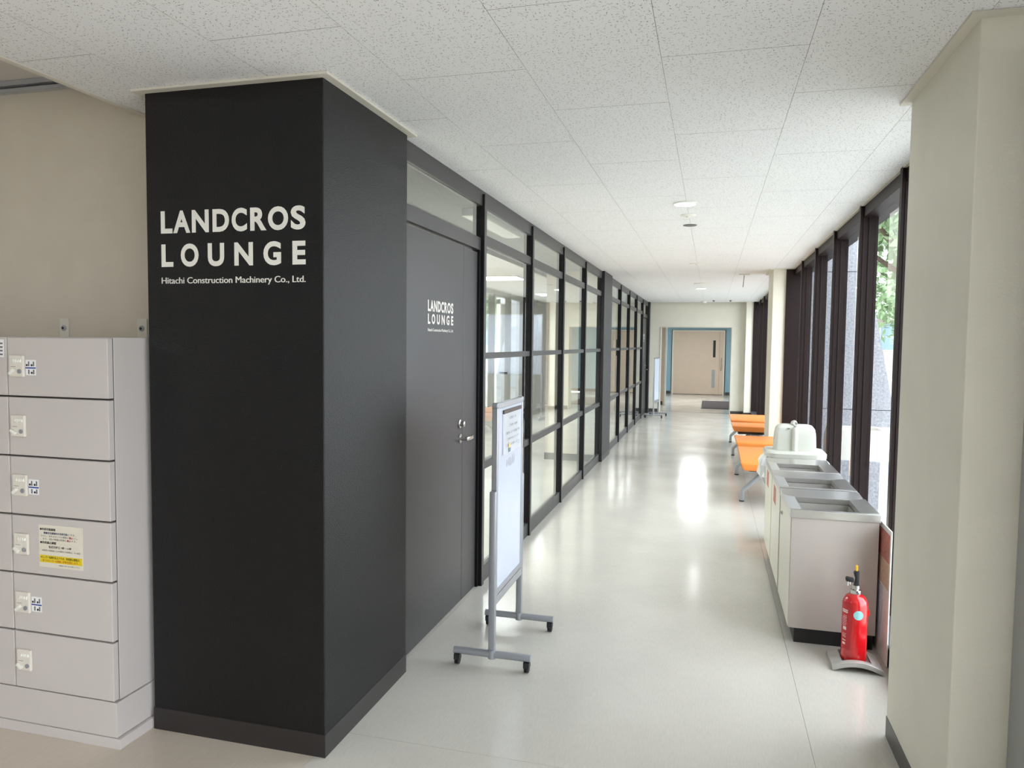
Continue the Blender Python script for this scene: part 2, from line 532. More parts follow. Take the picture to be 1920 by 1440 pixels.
p2 = pillar(-2.10, -1.352, 9.57, 10.33, BLACK, BLACKBASE, 'slim dark pillar between the two glazed partitions', trim=False)
bx('lounge_facing', BEIGE, p2, -2.115 - p2.location.x, -1.45 - p2.location.x, 9.552 - p2.location.y, 9.5675 - p2.location.y, 0.09, 2.485)
bx('lounge_baseboard', GREYBASE, p2, -2.118 - p2.location.x, -1.45 - p2.location.x, 9.548 - p2.location.y, 9.5675 - p2.location.y, 0, 0.09)
pillar(-2.10, -1.352, 16.76, 17.0, BLACK, BLACKBASE, 'dark pillar at the far end of the glazed partition', trim=False)

r1 = pillar(0.71, 1.12, 2.40, 3.15, CREAM, GREYBASE, 'big cream pillar closest to the camera, at the window side', base_h=0.085)
r2 = pillar(0.71, 1.12, 9.62, 10.37, CREAM, GREYBASE, 'cream pillar halfway along the windows, behind the orange seats')
r3 = pillar(0.71, 1.12, 16.83, 17.3, CREAM, GREYBASE, 'pale pillar in the far corner beside the last window', trim=False)

# ---- far wall with its opening, and the lobby behind it
wf = empty('wall_far', 'cream end wall with a wide opening', 'wall', (0, 17.05, 0), kind='structure')
def wq(name, m, a, b, c, d, e, f): return bx(name, m, wf, a, b, c - 17.05, d - 17.05, e, f)
wq('wall_panel', CREAM, -1.6, -1.13, 17.05, 17.4, 0, 2.6)
wq('wall_panel', CREAM, 0.435, 1.12, 17.05, 17.4, 0, 2.6)
wq('lintel', CREAM, -1.13, 0.435, 17.05, 17.4, 1.945, 2.6)
wq('jamb_lining', TRIMW, -1.13, -1.115, 17.04, 17.41, 0, 1.945)
wq('jamb_lining', TRIMW, 0.42, 0.435, 17.04, 17.41, 0, 1.945)
wq('jamb_lining', TRIMW, -1.115, 0.42, 17.04, 17.41, 1.93, 1.945)
wq('baseboard', GREYBASE, -1.35, -1.131, 17.042, 17.05, 0, 0.08)
wq('baseboard', GREYBASE, 0.436, 0.71, 17.042, 17.05, 0, 0.08)
wr = empty('wall_return', 'narrow beige wall end just inside the far opening', 'wall', (-1.3, 19.2, 0), kind='structure')
bx('wall_panel', DOORB, wr, -1.2, 0.155, 0, 0.1, 0, 2.6)
bx('baseboard', GREYBASE, wr, -1.2, 0.12, -0.008, 0, 0, 0.09)
bx('corner_bead', WPLASTIC, wr, 0.155, 0.2, -0.012, 0.1, 0, 2.6)
wbk = empty('wall_back', 'pale blue wall around the sliding door beyond the opening', 'wall', (0, 23.6, 0), kind='structure')
bx('wall_panel', BLUE, wbk, -3.0, -1.18, 0, 0.15, 0, 2.6)
bx('wall_panel', BLUE, wbk, 0.40, 2.2, 0, 0.15, 0, 2.6)
bx('wall_panel', BLUE, wbk, -1.18, 0.40, 0, 0.15, 1.99, 2.6)
bx('baseboard', GREYBASE, wbk, -3.0, -1.22, -0.008, 0, 0, 0.09)
bx('baseboard', GREYBASE, wbk, 0.44, 2.2, -0.008, 0, 0, 0.09)
tag(bx('wall_lobby_left', BLUE, None, -3.1, -3.0, 17.4, 23.75, 0, 2.6), 'blue side wall of the far lobby', 'wall', kind='structure')
tag(bx('wall_lobby_right', CREAM, None, 2.2, 2.3, 17.4, 23.75, 0, 2.6), 'cream side wall of the far lobby', 'wall', kind='structure')
tag(bx('ceiling_lobby', WHITEP, None, -3.1, 2.3, 17.4, 23.75, ZC, ZC + 0.15), 'white ceiling of the far lobby', 'ceiling', kind='structure')
d3 = empty('door_3', 'wide beige sliding door with narrow dark glass slot, beyond the far opening', 'door', (0, 23.55, 0), kind='structure')
bx('door_light_block', DARKUN, d3, -1.2, 0.42, 0.03, 0.05, 0, 2.0)  # added unseen panel, stops outside light leaking round the door leaves
bx('door_leaf', DOORB, d3, -1.13, 0.24, -0.02, 0.02, 0.01, 1.95, 0.003)
bx('door_leaf', DOORB, d3, 0.243, 0.36, -0.025, 0.02, 0.01, 1.95, 0.003)
bx('door_frame', TRIMW, d3, -1.18, -1.13, -0.05, 0.05, 0, 1.99)
bx('door_frame', TRIMW, d3, 0.36, 0.40, -0.05, 0.05, 0, 1.99)
bx('door_frame', TRIMW, d3, -1.13, 0.36, -0.05, 0.05, 1.95, 1.99)
bx('vision_slot', INK, d3, 0.05, 0.125, -0.024, -0.019, 1.16, 1.68)
bx('vent_louver', ALU, d3, 0.02, 0.12, -0.024, -0.019, 0.22, 0.78)
bx('pull_handle', CHROME, d3, 0.29, 0.31, -0.06, -0.026, 0.75, 1.15, 0.004)

# ---- left side: glazed partitions, doors
PX0, PX1 = -1.45, -1.372
RX0, RX1 = -1.43, -1.388
PIT = 1.286
def partition(ys, label, first_is_door, last_is_door):
    """ys: mullion lines; panes between them"""
    p = empty('glazed_partition', label, 'partition', (-1.41, ys[0], 0), kind='structure')
    def q(name, m, a, b, c, d, e, f, bev=0.0015): return bx(name, m, p, a + 1.41, b + 1.41, c - ys[0], d - ys[0], e, f, bev)
    n = len(ys) - 1
    q('head_rail', CHAR, RX0, RX1, ys[0], ys[-1], 2.39, ZC - 0.001)
    for i, y in enumerate(ys):
        if 0 < i < n:
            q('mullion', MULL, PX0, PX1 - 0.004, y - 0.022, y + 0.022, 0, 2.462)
            q('mullion_lit_front', CHAR, PX1 - 0.004, PX1, y - 0.021, y + 0.022, 0, 2.462, 0.0008)  # lighter front strip, light on this face put into the colour
    for i in range(n):
        a, b = ys[i] + (0.022 if i else 0.0), ys[i + 1] - (0.022 if i + 1 < n else 0.0)
        door = (first_is_door and i == 0) or (last_is_door and i == n - 1)
        if door:
            q('lintel', CHAR, PX0, -1.396, a, b, 2.118, 2.195)
            q('pane', GLASS, -1.408, -1.400, a, b, 2.195, 2.39, 0)
            q('jamb', CHAR, PX0, -1.396, a, a + 0.055, 0, 2.118)
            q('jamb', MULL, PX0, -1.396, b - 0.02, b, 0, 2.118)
            continue
        q('bottom_rail', CHAR, RX0, RX1, a, b, 0.0, 0.105)
        q('cross_rail', CHAR, RX0, RX1, a, b, 0.735, 0.785)
        q('cross_rail', CHAR, RX0, RX1, a, b, 1.443, 1.482)
        q('cross_rail', CHAR, RX0, RX1, a, b, 2.160, 2.222)
        for z0, z1 in ((0.105, 0.735), (0.785, 1.443), (1.482, 2.160), (2.222, 2.39)):
            q('pane', GLASS, -1.408, -1.400, a, b, z0, z1, 0)
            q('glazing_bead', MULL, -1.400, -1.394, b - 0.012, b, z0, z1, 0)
    return p
B1 = [3.14 + PIT * i for i in range(6)]
B2 = [10.33 + PIT * i for i in range(6)]
partition(B1, 'charcoal framed glass partition between black pillar and slim dark pillar', True, False)
partition(B2, 'charcoal framed glass partition continuing beyond the slim dark pillar', False, True)

def lounge_door(name, y0, y1, label, flip=False):
    d = empty(name, label, 'door', (-1.42, y0, 0), kind='structure')
    def q(nm, m, a, b, c, dd, e, f, bev=0.002): return bx(nm, m, d, a + 1.42, b + 1.42, c - y0, dd - y0, e, f, bev)
    s = y0 + (y1 - y0) * 0.775
    q('door_leaf', CHAR, -1.45, -1.410, y0 + 0.004, s - 0.0015, 0.006, 2.104)
    q('door_leaf', CHAR, -1.45, -1.410, s + 0.0015, y1 - 0.004, 0.006, 2.104)
    yl = s - 0.05 - y0
    lv = MB().lathe([(0.0, 0.0), (0.027, 0.0), (0.027, 0.008), (0.012, 0.010), (0.012, 0.05), (0.0, 0.05)][1:], (0.01, yl, 0.985), 'x', 20).build('lever_rose', CHROME, d, True)
    MB().box(0.048, 0.066, yl - 0.012, yl + 0.10, 0.974, 0.997).bevel(0.005).build('lever_handle', CHROME, lv, True)
    MB().lathe([(0.026, 0.0), (0.026, 0.006), (0.017, 0.010), (0.017, 0.03), (0.013, 0.033)], (0.01, yl, 1.072), 'x', 20).build('deadbolt', CHROME, d, True)
    yt = 3.555 - 3.195 if not flip else 0.36
    lounge_sign(d, (0.0105, yt, 0), YV, ZV, 0.385, ((1.706, 0.058), (1.641, 0.052), (1.598, 0.02)))
    return d
lounge_door('door_1', B1[0] + 0.055, B1[1] - 0.042, 'dark grey lounge door with small white lettering and lever handle')
lounge_door('door_2', B2[4] + 0.077, B2[5] - 0.02, 'distant dark lounge door at the end of the glass partition', True)

# ---- lounge behind the glass
tag(bx('ceiling_lounge', WHITEP, None, -7.2, -1.452, 2.85, 17.0, ZC, ZC + 0.15), 'white ceiling seen through the lounge glass', 'ceiling', kind='structure')
tag(bx('wall_lounge_side', WHITEP, None, -7.2, -7.0, 2.85, 17.0, 0, 2.6), 'pale far side wall of the lounge', 'wall', kind='structure')
tag(bx('wall_lounge_end', WHITEP, None, -7.2, -2.10, 17.0, 17.15, 0, 2.6), 'pale end wall of the lounge', 'wall', kind='structure')

# ---- right side: windows
def window_bay(name, ya, yb, ys, label):
    p = empty(name, label, 'window', (1.0, ya, 0), kind='structure')
    def q(nm, m, a, b, c, d, e, f, bev=0.0015): return bx(nm, m, p, a - 1.0, b - 1.0, c - ya, d - ya, e, f, bev)
    q('window_head', BROWN, 0.955, 1.12, ya, yb, 2.405, ZC + 0.02)
    q('ceiling_bead', TRIMW, 0.935, 0.955, ya, yb, ZC - 0.008, ZC - 0.001)
    q('window_curb', RUBBER, 0.865, 1.12, ya, yb, 0, 0.095)
    q('window_sill', SILLM, 0.86, 1.12, ya, yb, 0.095, 0.112)
    q('end_panel', BROWN, 0.86, 1.12, yb - 0.03, yb, 0.112, ZC)
    q('end_panel', BROWN, 0.93, 1.12, ya, ya + 0.03, 0.112, ZC)
    for y in ys:
        q('mullion', BROWN, 0.934, 1.045, y, y + 0.05, 0.112, ZC)
        q('mullion_rib', BROWN, 0.95, 0.962, y - 0.004, y + 0.054, 0.112, 2.405)
        q('mullion_rib', BROWN, 0.985, 0.995, y - 0.006, y + 0.056, 0.112, 2.405)
    e = [ya + 0.03] + list(ys) + [yb - 0.03]
    for i in range(len(e) - 1):
        a = e[i] + (0.05 if i else 0)
        q('pane', WGLASS, 1.022, 1.030, a, e[i + 1], 0.14, 2.405, 0)
        q('bottom_rail', BROWN, 1.0, 1.06, a, e[i + 1], 0.112, 0.14)
    return p
window_bay('window_1', 3.15, 9.62, [4.275 + 1.105 * i for i in range(5)], 'tall dark framed windows behind the bins')
window_bay('window_2', 10.37, 16.83, [11.49 + 1.105 * i for i in range(5)], 'tall dark framed windows beyond the second cream pillar')

# ---- hall around the camera
df = empty('door_4', 'steel door frame against the near cream pillar', 'door', (1.0, 2.34, 0), kind='structure')
bx('door_frame', ALU, df, 0.862 - 1.0, 0.9 - 1.0, -0.06, 0.058, 0, 2.4, 0.003)
bx('door_leaf', mat('grey_door', rgb(178, 172, 170), 0.4), df, 0.90 - 1.0, 1.12 - 1.0, -0.03, 0.01, 0, 2.4, 0.003)
tag(bx('wall_hall_left', NEUT, None, -9.2, -9.0, -7, 2.85, 0, 2.9), 'beige wall at the far side of the hall', 'wall', kind='structure')
wh = empty('wall_hall_back', 'beige hall wall behind the camera', 'wall', (0, -7, 0), kind='structure')
bx('wall_panel', NEUT, wh, -9.2, 1.12, -0.15, 0, 0, 2.9)
wrt = empty('wall_right', 'cream hall wall with the glazed entrance beside the camera', 'wall', (1.0, 0, 0), kind='structure')
bx('wall_panel', NEUT, wrt, 0, 0.12, 1.4, 2.28, 0, 2.6)
bx('wall_panel', NEUT, wrt, 0, 0.12, -7, -5.2, 0, 2.6)
bx('wall_panel', NEUT, wrt, 0, 0.12, -5.2, 1.4, 2.35, 2.6)
for y in (-5.2, -3.8, -2.4, -1.0, 0.2, 1.34):
    bx('mullion', BROWN, wrt, 0, 0.12, y, y + 0.06, 0, 2.35)
hl = empty('hall_fill_light', 'added unseen ceiling lamp that brightens the hall around the lockers', 'ceiling light', (-4.6, -0.6, 2.69))  # lamp added out of view to brighten the wall and lockers
bx('lamp_frame', WPLASTIC, hl, -.33, .33, -.63, .63, -0.02, -0.001)
bx('lamp_panel', mat('hall_fill_emitter', (1, 1, 0.97, 1), 0.5, emit=16.0), hl, -.3, .3, -.6, .6, -0.026, -0.02)

# ================================================================== things
# ---- lockers
LY = 2.222
lk = empty('locker_cabinet', 'white steel locker cabinet of stacked combination lock doors beside the black pillar', 'locker', (-2.6, 2.45, 0))
def lq(name, m, a, b, c, d, e, f, bev=0.0015, par=None): return bx(name, m, par or lk, a + 2.6, b + 2.6, c - 2.45, d - 2.45, e, f, bev)
ZB, PZ = 0.180, 0.2285
lq('cabinet_body', LOCKS, -3.54, -2.132, LY + 0.029, 2.695, ZB, ZB + 6 * PZ)
lq('cabinet_gap', GAP, -3.535, -2.1345, LY + 0.025, LY + 0.029, ZB + 0.004, ZB + 6 * PZ - 0.004, 0)
lq('cabinet_base', LOCKF, -3.545, -2.126, LY + 0.004, 2.695, 0.042, ZB - 0.003)
lq('plinth', LOCKS, -3.55, -2.110, LY + 0.001, 2.695, 0, 0.040)
cols = [(-2.597, -2.133), (-3.063, -2.603), (-3.53, -3.069)]
stickers = {0: (0, 2, 4), 1: (0,), 2: ()}
NOTICE = (0, 3)
for ci, (xa, xb) in enumerate(cols):
    for ri in range(6):
        z1 = ZB + PZ * (6 - ri)
        z0 = z1 - PZ
        d = lq('locker_door', LOCKF, xa, xb, LY, LY + 0.0255, z0 + 0.0035, z1 - 0.0035, 0.002)
        px = xa + 0.018
        zc = z1 - 0.112
        pl = lq('lock_plate', PLASTIC, px, px + 0.066, LY - 0.011, LY, zc - 0.041, zc + 0.041, 0.003, d)
        for k in range(4):
            MB().lathe([(0.0045, 0), (0.007, 0.0012), (0.007, 0.004), (0.0045, 0.0052)], (px + 0.022 + k * 0.0105 + 2.6, LY - 0.010 - 2.45, zc + 0.02), 'x', 12).build('dial', WPLASTIC, d, True)
        MB().lathe([(0.0085, 0), (0.0085, -0.004), (0.006, -0.0045)], (px + 0.051 + 2.6, LY - 0.011 - 2.45, zc - 0.02), 'y', 16).build('key_cylinder', GALU, d, True)
        th = math.radians(38 if ri not in (1, 3, 5) else -28)
        ca, sa = math.cos(th), math.sin(th)
        cx, cz = px + 0.018 + 2.6, zc - 0.022
        poly = [(cx + a * ca - b * sa, cz + a * sa + b * ca) for a, b in ((-0.014, -0.0055), (0.014, -0.0055), (0.014, 0.0055), (-0.014, 0.0055))]
        MB().prism(poly, 'y', LY - 0.022 - 2.45, LY - 0.011 - 2.45).bevel(0.0015).build('lock_lever', WPLASTIC, d, True)
        lq('arrow_mark', GINK, px + 0.008, px + 0.031, LY - 0.0114, LY - 0.0109, zc - 0.0035, zc - 0.002, 0, d)
        if ri in stickers[ci]:
            sx = px + 0.0685
            lq('sticker', PAPER, sx, sx + 0.048, LY - 0.0008, LY, zc - 0.034, zc + 0.024, 0, d)
            lq('sticker_band', BLUEL, sx, sx + 0.048, LY - 0.0013, LY - 0.0008, zc - 0.009, zc - 0.004, 0, d)
            for (ax, az) in ((0.006, 0.004), (0.029, 0.004), (0.029, -0.025)):
                MB().lathe([(0.0045, 0), (0.0045, -0.0005)], (sx + ax + 2.6, LY - 0.0008 - 2.45, zc + az), 'y', 12).build('sticker_dot', INK, d)
            for ax in (0.012, 0.035):
                lq('sticker_print', GINK, sx + ax, sx + ax + 0.006, LY - 0.0013, LY - 0.0008, zc - 0.0, zc + 0.018, 0, d)
                lq('sticker_print', GINK, sx + ax, sx + ax + 0.006, LY - 0.0013, LY - 0.0008, zc - 0.03, zc - 0.013, 0, d)
        if ci == 1 and ri == 0:
            lq('door_tag', PAPER, xb - 0.062, xb - 0.012, LY - 0.0008, LY, z1 - 0.08, z1 - 0.012, 0, d)
            for k in range(4):
                lq('tag_print', GINK, xb - 0.058, xb - 0.016, LY - 0.0012, LY - 0.0008, z1 - 0.03 - k * 0.014, z1 - 0.024 - k * 0.014, 0, d)
        if (ci, ri) == NOTICE:
            nx0, nx1, nz0, nz1 = -2.468, -2.262, 0.672, 0.835
            sh = 0.0
            lq('notice_sheet', mat('laminated_sheet', rgb(226, 220, 204), 0.35), nx0, nx1, LY - 0.0012, LY, nz0, nz1, 0, d)
            lq('notice_band', YEL, nx0 + 0.003, nx1 - 0.003, LY - 0.0017, LY - 0.0012, nz0 + 0.018, nz0 + 0.046, 0, d)
            W = nx1 - nx0
            def tl(s, m, fx, fz, fw, fh, bold=0.01):
                text('notice_print', s, m, d, (nx0 + fx * W + 2.6, LY - 0.0012 - 2.45, nz0 + fz * (nz1 - nz0)), XV, ZV, fw * W, fh * (nz1 - nz0), bold, 1.0, 1, 0.0009)
            tl('◆利用可能期間', INK, 0.03, 0.865, 0.36, 0.065, 0.02)
            tl('講義対応期間内を利用可能', BINK, 0.12, 0.785, 0.55, 0.055, 0.015)
            tl('とする。', GINK, 0.68, 0.785, 0.17, 0.05, 0.0)
            tl('ただし、日をまたいでの保管は', GINK, 0.06, 0.715, 0.63, 0.05, 0.0)
            tl('禁止', RINK, 0.70, 0.715, 0.09, 0.05, 0.02)
            tl('とし、', GINK, 0.80, 0.715, 0.1, 0.045, 0.0)
            tl('また、1回の時間は利用も', GINK, 0.1, 0.645, 0.54, 0.05, 0.0)
            tl('禁止', RINK, 0.65, 0.645, 0.09, 0.05, 0.02)
            tl('する。', GINK, 0.75, 0.645, 0.12, 0.045, 0.0)
            tl('◆利用禁止期間', INK, 0.03, 0.55, 0.37, 0.065, 0.02)
            tl('毎週月曜日 9時～10時', INK, 0.23, 0.455, 0.52, 0.06, 0.012)
            tl('※掃除及び管理者による時間外の利用等は、その都度', GINK, 0.07, 0.375, 0.88, 0.045, 0.0)
            tl('※ロッカー私物化防止のため、利用禁止期間は、', INK, 0.04, 0.205, 0.9, 0.06, 0.012)
            tl('全てのロッカーを開放し荷物を回収します。', OINK, 0.08, 0.128, 0.82, 0.06, 0.012)
            tl('※管理者の指示に従い利用して下さい', INK, 0.45, 0.05, 0.48, 0.03, 0.004)
for i, (x, lab) in enumerate(((-2.815, 'small steel wall bracket above the lockers, nearer the frame edge'), (-2.395, 'small steel wall bracket above the lockers, beside the black pillar'))):
    b = empty('wall_bracket', lab, 'bracket', (x, 2.698, 1.55), group='brackets holding the lockers to the wall')
    bx('bracket_plate', TRIMW, b, -0.03, 0.02, -0.004, 0, 0.0, 0.085, 0.001)
    MB().lathe([(0.013, 0), (0.013, -0.003), (0.006, -0.006)], (-0.006, -0.004, 0.042), 'y', 14).build('washer', GALU, b, True)
    MB().lathe([(0.006, -0.005), (0.006, -0.009)], (-0.006, -0.004, 0.042), 'y', 6).build('bolt', INK, b)

# ---- rolling whiteboards
def whiteboard(label, loc, rz):
    r = empty('rolling_whiteboard', label, 'whiteboard', loc, rz, 'rolling whiteboards along the glass')
    H = 0.245
    for s in (-1, 1):
        y = s * H
        MB().tube([(0, y + s * 0.012, 0.075), (0, y + s * 0.012, 0.85)], 0, rect=(0.016, 0.016)).bevel(0.006).build('sleeve_post', GALU, r, True)
        ft = MB().tube([(-0.19, y + s * 0.012, 0.068), (0.19, y + s * 0.012, 0.068)], 0.017, 12).build('foot_bar', GALU, r, True)
        MB().tube([(0, y + s * 0.012, 0.048), (0, y + s * 0.012, 0.09)], 0.02, 12).build('foot_socket', GALU, r, True)
        for x in (-0.172, 0.172):
            cs = MB().lathe([(0.015, -0.012), (0.021, -0.010), (0.021, -0.003), (0.017, -0.002)], (x, y + s * 0.012, 0.0215), 'x', 14)
            cs.lathe([(0.017, 0.002), (0.021, 0.003), (0.021, 0.010), (0.015, 0.012)], (x, y + s * 0.012, 0.0215), 'x', 14)
            cs.box(x - 0.014, x + 0.014, y + s * 0.012 - 0.018, y + s * 0.012 + 0.016, 0.026, 0.052)
            cs.build('caster', RUBBER, r, True)
        for z in (0.82, 0.33, 0.235):
            MB().lathe([(0.006, 0), (0.006, 0.003)], (0.0, y - H * 0 - 0.008 if s < 0 else y + 0.032, z), 'y', 10).build('screw', CHROME, r)
    b = MB().box(-0.008, 0.008, -H + 0.012, H - 0.012, 0.365, 1.238).build('board', WBOARD, r)
    for z0, z1 in ((0.345, 0.37), (1.235, 1.262)):
        MB().box(-0.014, 0.014, -H, H, z0, z1).bevel(0.003).build('frame_rail', ALU, r)
    for y in (-H, H - 0.018):
        MB().box(-0.014, 0.014, y, y + 0.018, 0.345, 1.262).bevel(0.003).build('frame_rail', ALU, r)
    for y in (-H - 0.002, H - 0.026):
        for z in (0.34, 1.238):
            MB().box(-0.0155, 0.0155, y, y + 0.028, z, z + 0.027).bevel(0.006).build('corner_cap', GALU, r)
    MB().box(-0.012, 0.015, -H + 0.006, H - 0.006, 0.302, 0.341).bevel(0.003).build('lower_rail', ALU, r)
    return r
wb1 = whiteboard('rolling whiteboard with a paper notice in front of the lounge door', (-0.972, 3.552, 0), 0)
wb2 = whiteboard('distant rolling whiteboard at the end of the glass partition', (-1.11, 15.9, 0), math.radians(-7))
nx = -0.9625
smm = mat('marker_smudge', rgb(150, 152, 162), 0.4)
for k in range(9):
    y = 3.49 + k * 0.018
    MB().box(nx - 0.0014, nx - 0.0012, y, y + 0.008, 0.93 + random.uniform(0, .02), 0.965 + random.uniform(0, .02)).build('marker_smudge', smm, wb1).matrix_parent_inverse = wb1.matrix_world.inverted()
for o in wb1.children:
    if o.name.startswith('marker_smudge'):
        o.matrix_parent_inverse = Matrix.Identity(4)
        o.location = (-wb1.location.x, -wb1.location.y, 0)
pn = MB()
NY = 12
vs = []
for i in range(NY + 1):
    row = []
    fy = i / NY
    for j in range(15):
        fz = j / 14
        y = 3.405 + 0.325 * fy
        z = 1.005 + 0.20 * fz
        x = nx + 0.002 + 0.004 * (1 - fz) * (1 + math.sin(fy * 5))
        row.append(pn.bm.verts.new((x, y, z)))
    vs.append(row)
for i in range(NY):
    for j in range(14):
        pn.bm.faces.new((vs[i][j], vs[i + 1][j], vs[i + 1][j + 1], vs[i][j + 1]))
bmesh.ops.solidify(pn.bm, geom=pn.bm.faces[:], thickness=-0.0004)
pn = pn.build('paper_notice', PAPER, None, True)
tag(pn, 'white paper notice with printed lines hanging on the near rolling whiteboard', 'notice')
def pt(s, y, z, wd, h, m=GINK, b=0.0):
    text('notice_print', s, m, pn, (nx + 0.0105, y, z), YV, ZV, wd, h, b, 1.0, 1, 0.0005)
pt('お知らせ', 3.50, 1.172, 0.12, 0.014)
pt('ご利用の皆様', 3.485, 1.135, 0.16, 0.013)
pt('都合により当面の間、', 3.44, 1.10, 0.26, 0.013)
pt('ご利用を中止いたします。', 3.45, 1.07, 0.24, 0.012)
pt('ご協力をお願いします。', 3.44, 1.04, 0.25, 0.012)
pt('以上', 3.66, 1.032, 0.025, 0.008)
MB().lathe([(0.0, 0), (0.018, 0.0)][1:] + [(0.018, 0.0006)], (nx + 0.0105, 3.50, 1.04), 'x', 16).build('clip_art', mat('tan_print', rgb(226, 188, 120), 0.7), pn)
MB().prism([(3.484, 1.009), (3.516, 1.009), (3.521, 1.03), (3.479, 1.03)], 'x', nx + 0.0105, nx + 0.0112).build('clip_art', mat('slate_print', rgb(84, 110, 130), 0.7), pn)
tag(MB().box(nx - 0.0005, nx + 0.008, 3.41, 3.745, 1.203, 1.222).bevel(0.003).build('magnet_bar', mat('brown_magnet', rgb(70, 56, 52), 0.5)), 'dark brown magnetic bar pinning the paper notice to the whiteboard', 'magnet')

# ---- bin cabinets by the window
def bin_cabinet(label, y0, ln, lid_gap, knob, lab):
    b = empty('bin_cabinet', label, 'bin', (0.632, y0, 0), group='waste bin cabinets by the window')
    hx = 0.208
    bx('kick_plate', RUBBER, b, -0.178, 0.20, 0.015, ln - 0.01, 0, 0.078)
    # open body: four walls and a bottom
    bx('side_panel', BINP, b, -hx, hx, 0.0, 0.018, 0.08, 0.662, 0.001)
    bx('side_panel', BINP, b, -hx, hx, ln - 0.018, ln, 0.08, 0.662, 0.001)
    bx('back_panel', BINP, b, hx - 0.018, hx, 0.018, ln - 0.018, 0.08, 0.662)
    bx('bottom_panel', BINP, b, -hx, hx - 0.018, 0.018, ln - 0.018, 0.08, 0.098)
    d = bx('bin_door', BIND, b, -hx - 0.004, -hx + 0.014, 0.004, ln - 0.02, 0.084, 0.66, 0.002)
    if knob:
        MB().lathe([(0.012, 0), (0.012, -0.006), (0.007, -0.008), (0.007, -0.016), (0.011, -0.018)], (-hx - 0.004, 0.43, 0.59), 'x', 14).build('door_lock', CHROME, d, True)
    if lab:
        bx('door_label', REDP, d, -hx - 0.0052, -hx - 0.0042, ln * 0.45, ln * 0.72, 0.53, 0.64)
    # steel collar with its opening
    z0, z1 = 0.662, 0.702
    MB().box(-hx - 0.006, hx + 0.006, -0.006, 0.03, z0, z1).bevel(0.0015).build('collar_strip', STEEL, b)
    MB().prism([(0.40 * ln / 0.59, z1 - 0.012), (ln, z1), (ln, z0), (0.40 * ln / 0.59, z0)], 'x', -hx - 0.006, hx + 0.006).build('collar_strip', STEEL, b)
    MB().prism([(-hx - 0.006, z1), (-hx + 0.055, z1 - 0.01), (-hx + 0.055, z0), (-hx - 0.006, z0)], 'y', 0.03, 0.40 * ln / 0.59).build('collar_strip', STEEL, b)
    MB().prism([(hx + 0.006, z1), (hx - 0.075, z1 - 0.01), (hx - 0.075, z0), (hx + 0.006, z0)], 'y', 0.03, 0.40 * ln / 0.59).build('collar_strip', STEEL, b)
    # liner hanging in the opening
    ya, yb, xa, xb = 0.032, 0.40 * ln / 0.59 - 0.002, -hx + 0.057, hx - 0.077
    li = MB()
    top = [(xa, ya, 0.66), (xb, ya, 0.66), (xb, yb, 0.66), (xa, yb, 0.66)]
    bot = [(xa + 0.03, ya + 0.03, 0.2), (xb - 0.03, ya + 0.03, 0.2), (xb - 0.03, yb - 0.03, 0.2), (xa + 0.03, yb - 0.03, 0.2)]
    tv = [li.bm.verts.new(p) for p in top]; bv = [li.bm.verts.new(p) for p in bot]
    li.bm.faces.new(bv)
    for i in range(4):
        j = (i + 1) % 4
        li.bm.faces.new((tv[i], tv[j], bv[j], bv[i]))
    bmesh.ops.subdivide_edges(li.bm, edges=li.bm.edges[:], cuts=4, use_grid_fill=True)
    for v in li.bm.verts:
        if v.co.z < 0.655:
            v.co += Vector((random.uniform(-.006, .006), random.uniform(-.006, .006), random.uniform(-.006, .006)))
    li.build('bag_liner', LINER, b, True)
    return b
bin_cabinet('beige waste bin cabinet with steel collar right behind the fire extinguisher', 4.03, 0.595, 0, True, False)
bin_cabinet('middle one of three steel topped waste bin cabinets', 4.665, 0.595, 0, False, True)
bin_cabinet('farthest of three steel topped bin cabinets, next to the domed can', 5.275, 0.58, 0, False, True)

# ---- cream trash can with domed push lid and plastic bag
tc = empty('trash_can', 'cream plastic trash can with domed swing lid and clear bag behind the bin cabinets', 'trash can', (0.645, 6.12, 0))
def rrect(a, b, r, n=6):
    pts = []
    for cx, cy, s in ((a - r, b - r, 0), (-a + r, b - r, 90), (-a + r, -b + r, 180), (a - r, -b + r, 270)):
        for k in range(n + 1):
            t = math.radians(s + 90 * k / n)
            pts.append((cx + r * math.cos(t), cy + r * math.sin(t)))
    return pts
def loft(mb, rings, cap=True):
    vr = [[mb.bm.verts.new(p) for p in ring] for ring in rings]
    n = len(vr[0])
    for i in range(len(vr) - 1):
        for k in range(n):
            j = (k + 1) % n
            mb.bm.faces.new((vr[i][k], vr[i][j], vr[i + 1][j], vr[i + 1][k]))
    if cap:
        mb.bm.faces.new(list(reversed(vr[0]))); mb.bm.faces.new(vr[-1])
    return mb
def rr3(a, b, r, z): return [(x, y, z) for x, y in rrect(a, b, r)]
loft(MB(), [rr3(.155, .12, .05, 0), rr3(.16, .125, .05, .02), rr3(.20, .155, .06, .68)]).build('can_body', CREAMP, tc, True)
loft(MB(), [rr3(.205, .16, .07, .690), rr3(.225, .18, .09, .692), rr3(.226, .181, .09, .722), rr3(.215, .17, .085, .736), rr3(.19, .15, .07, .738)]).build('lid_ring', CREAMP, tc, True)
hd = loft(MB(), [rr3(.155, .085, .03, .735), rr3(.150, .08, .03, .86), rr3(.142, .072, .03, .905), rr3(.125, .058, .03, .928), rr3(.10, .04, .025, .936)]).build('lid_hood', CREAMP, tc, True)
MB().tube([(-0.006, -0.09, .737), (-0.006, -0.086, .86), (-0.006, -0.074, .912), (-0.006, -0.045, .94), (-0.006, 0.0, .946), (-0.006, 0.045, .94), (-0.006, 0.074, .912), (-0.006, 0.086, .86), (-0.006, 0.09, .737)], 0.022, 14).build('hood_rib', CREAMP, hd, True)
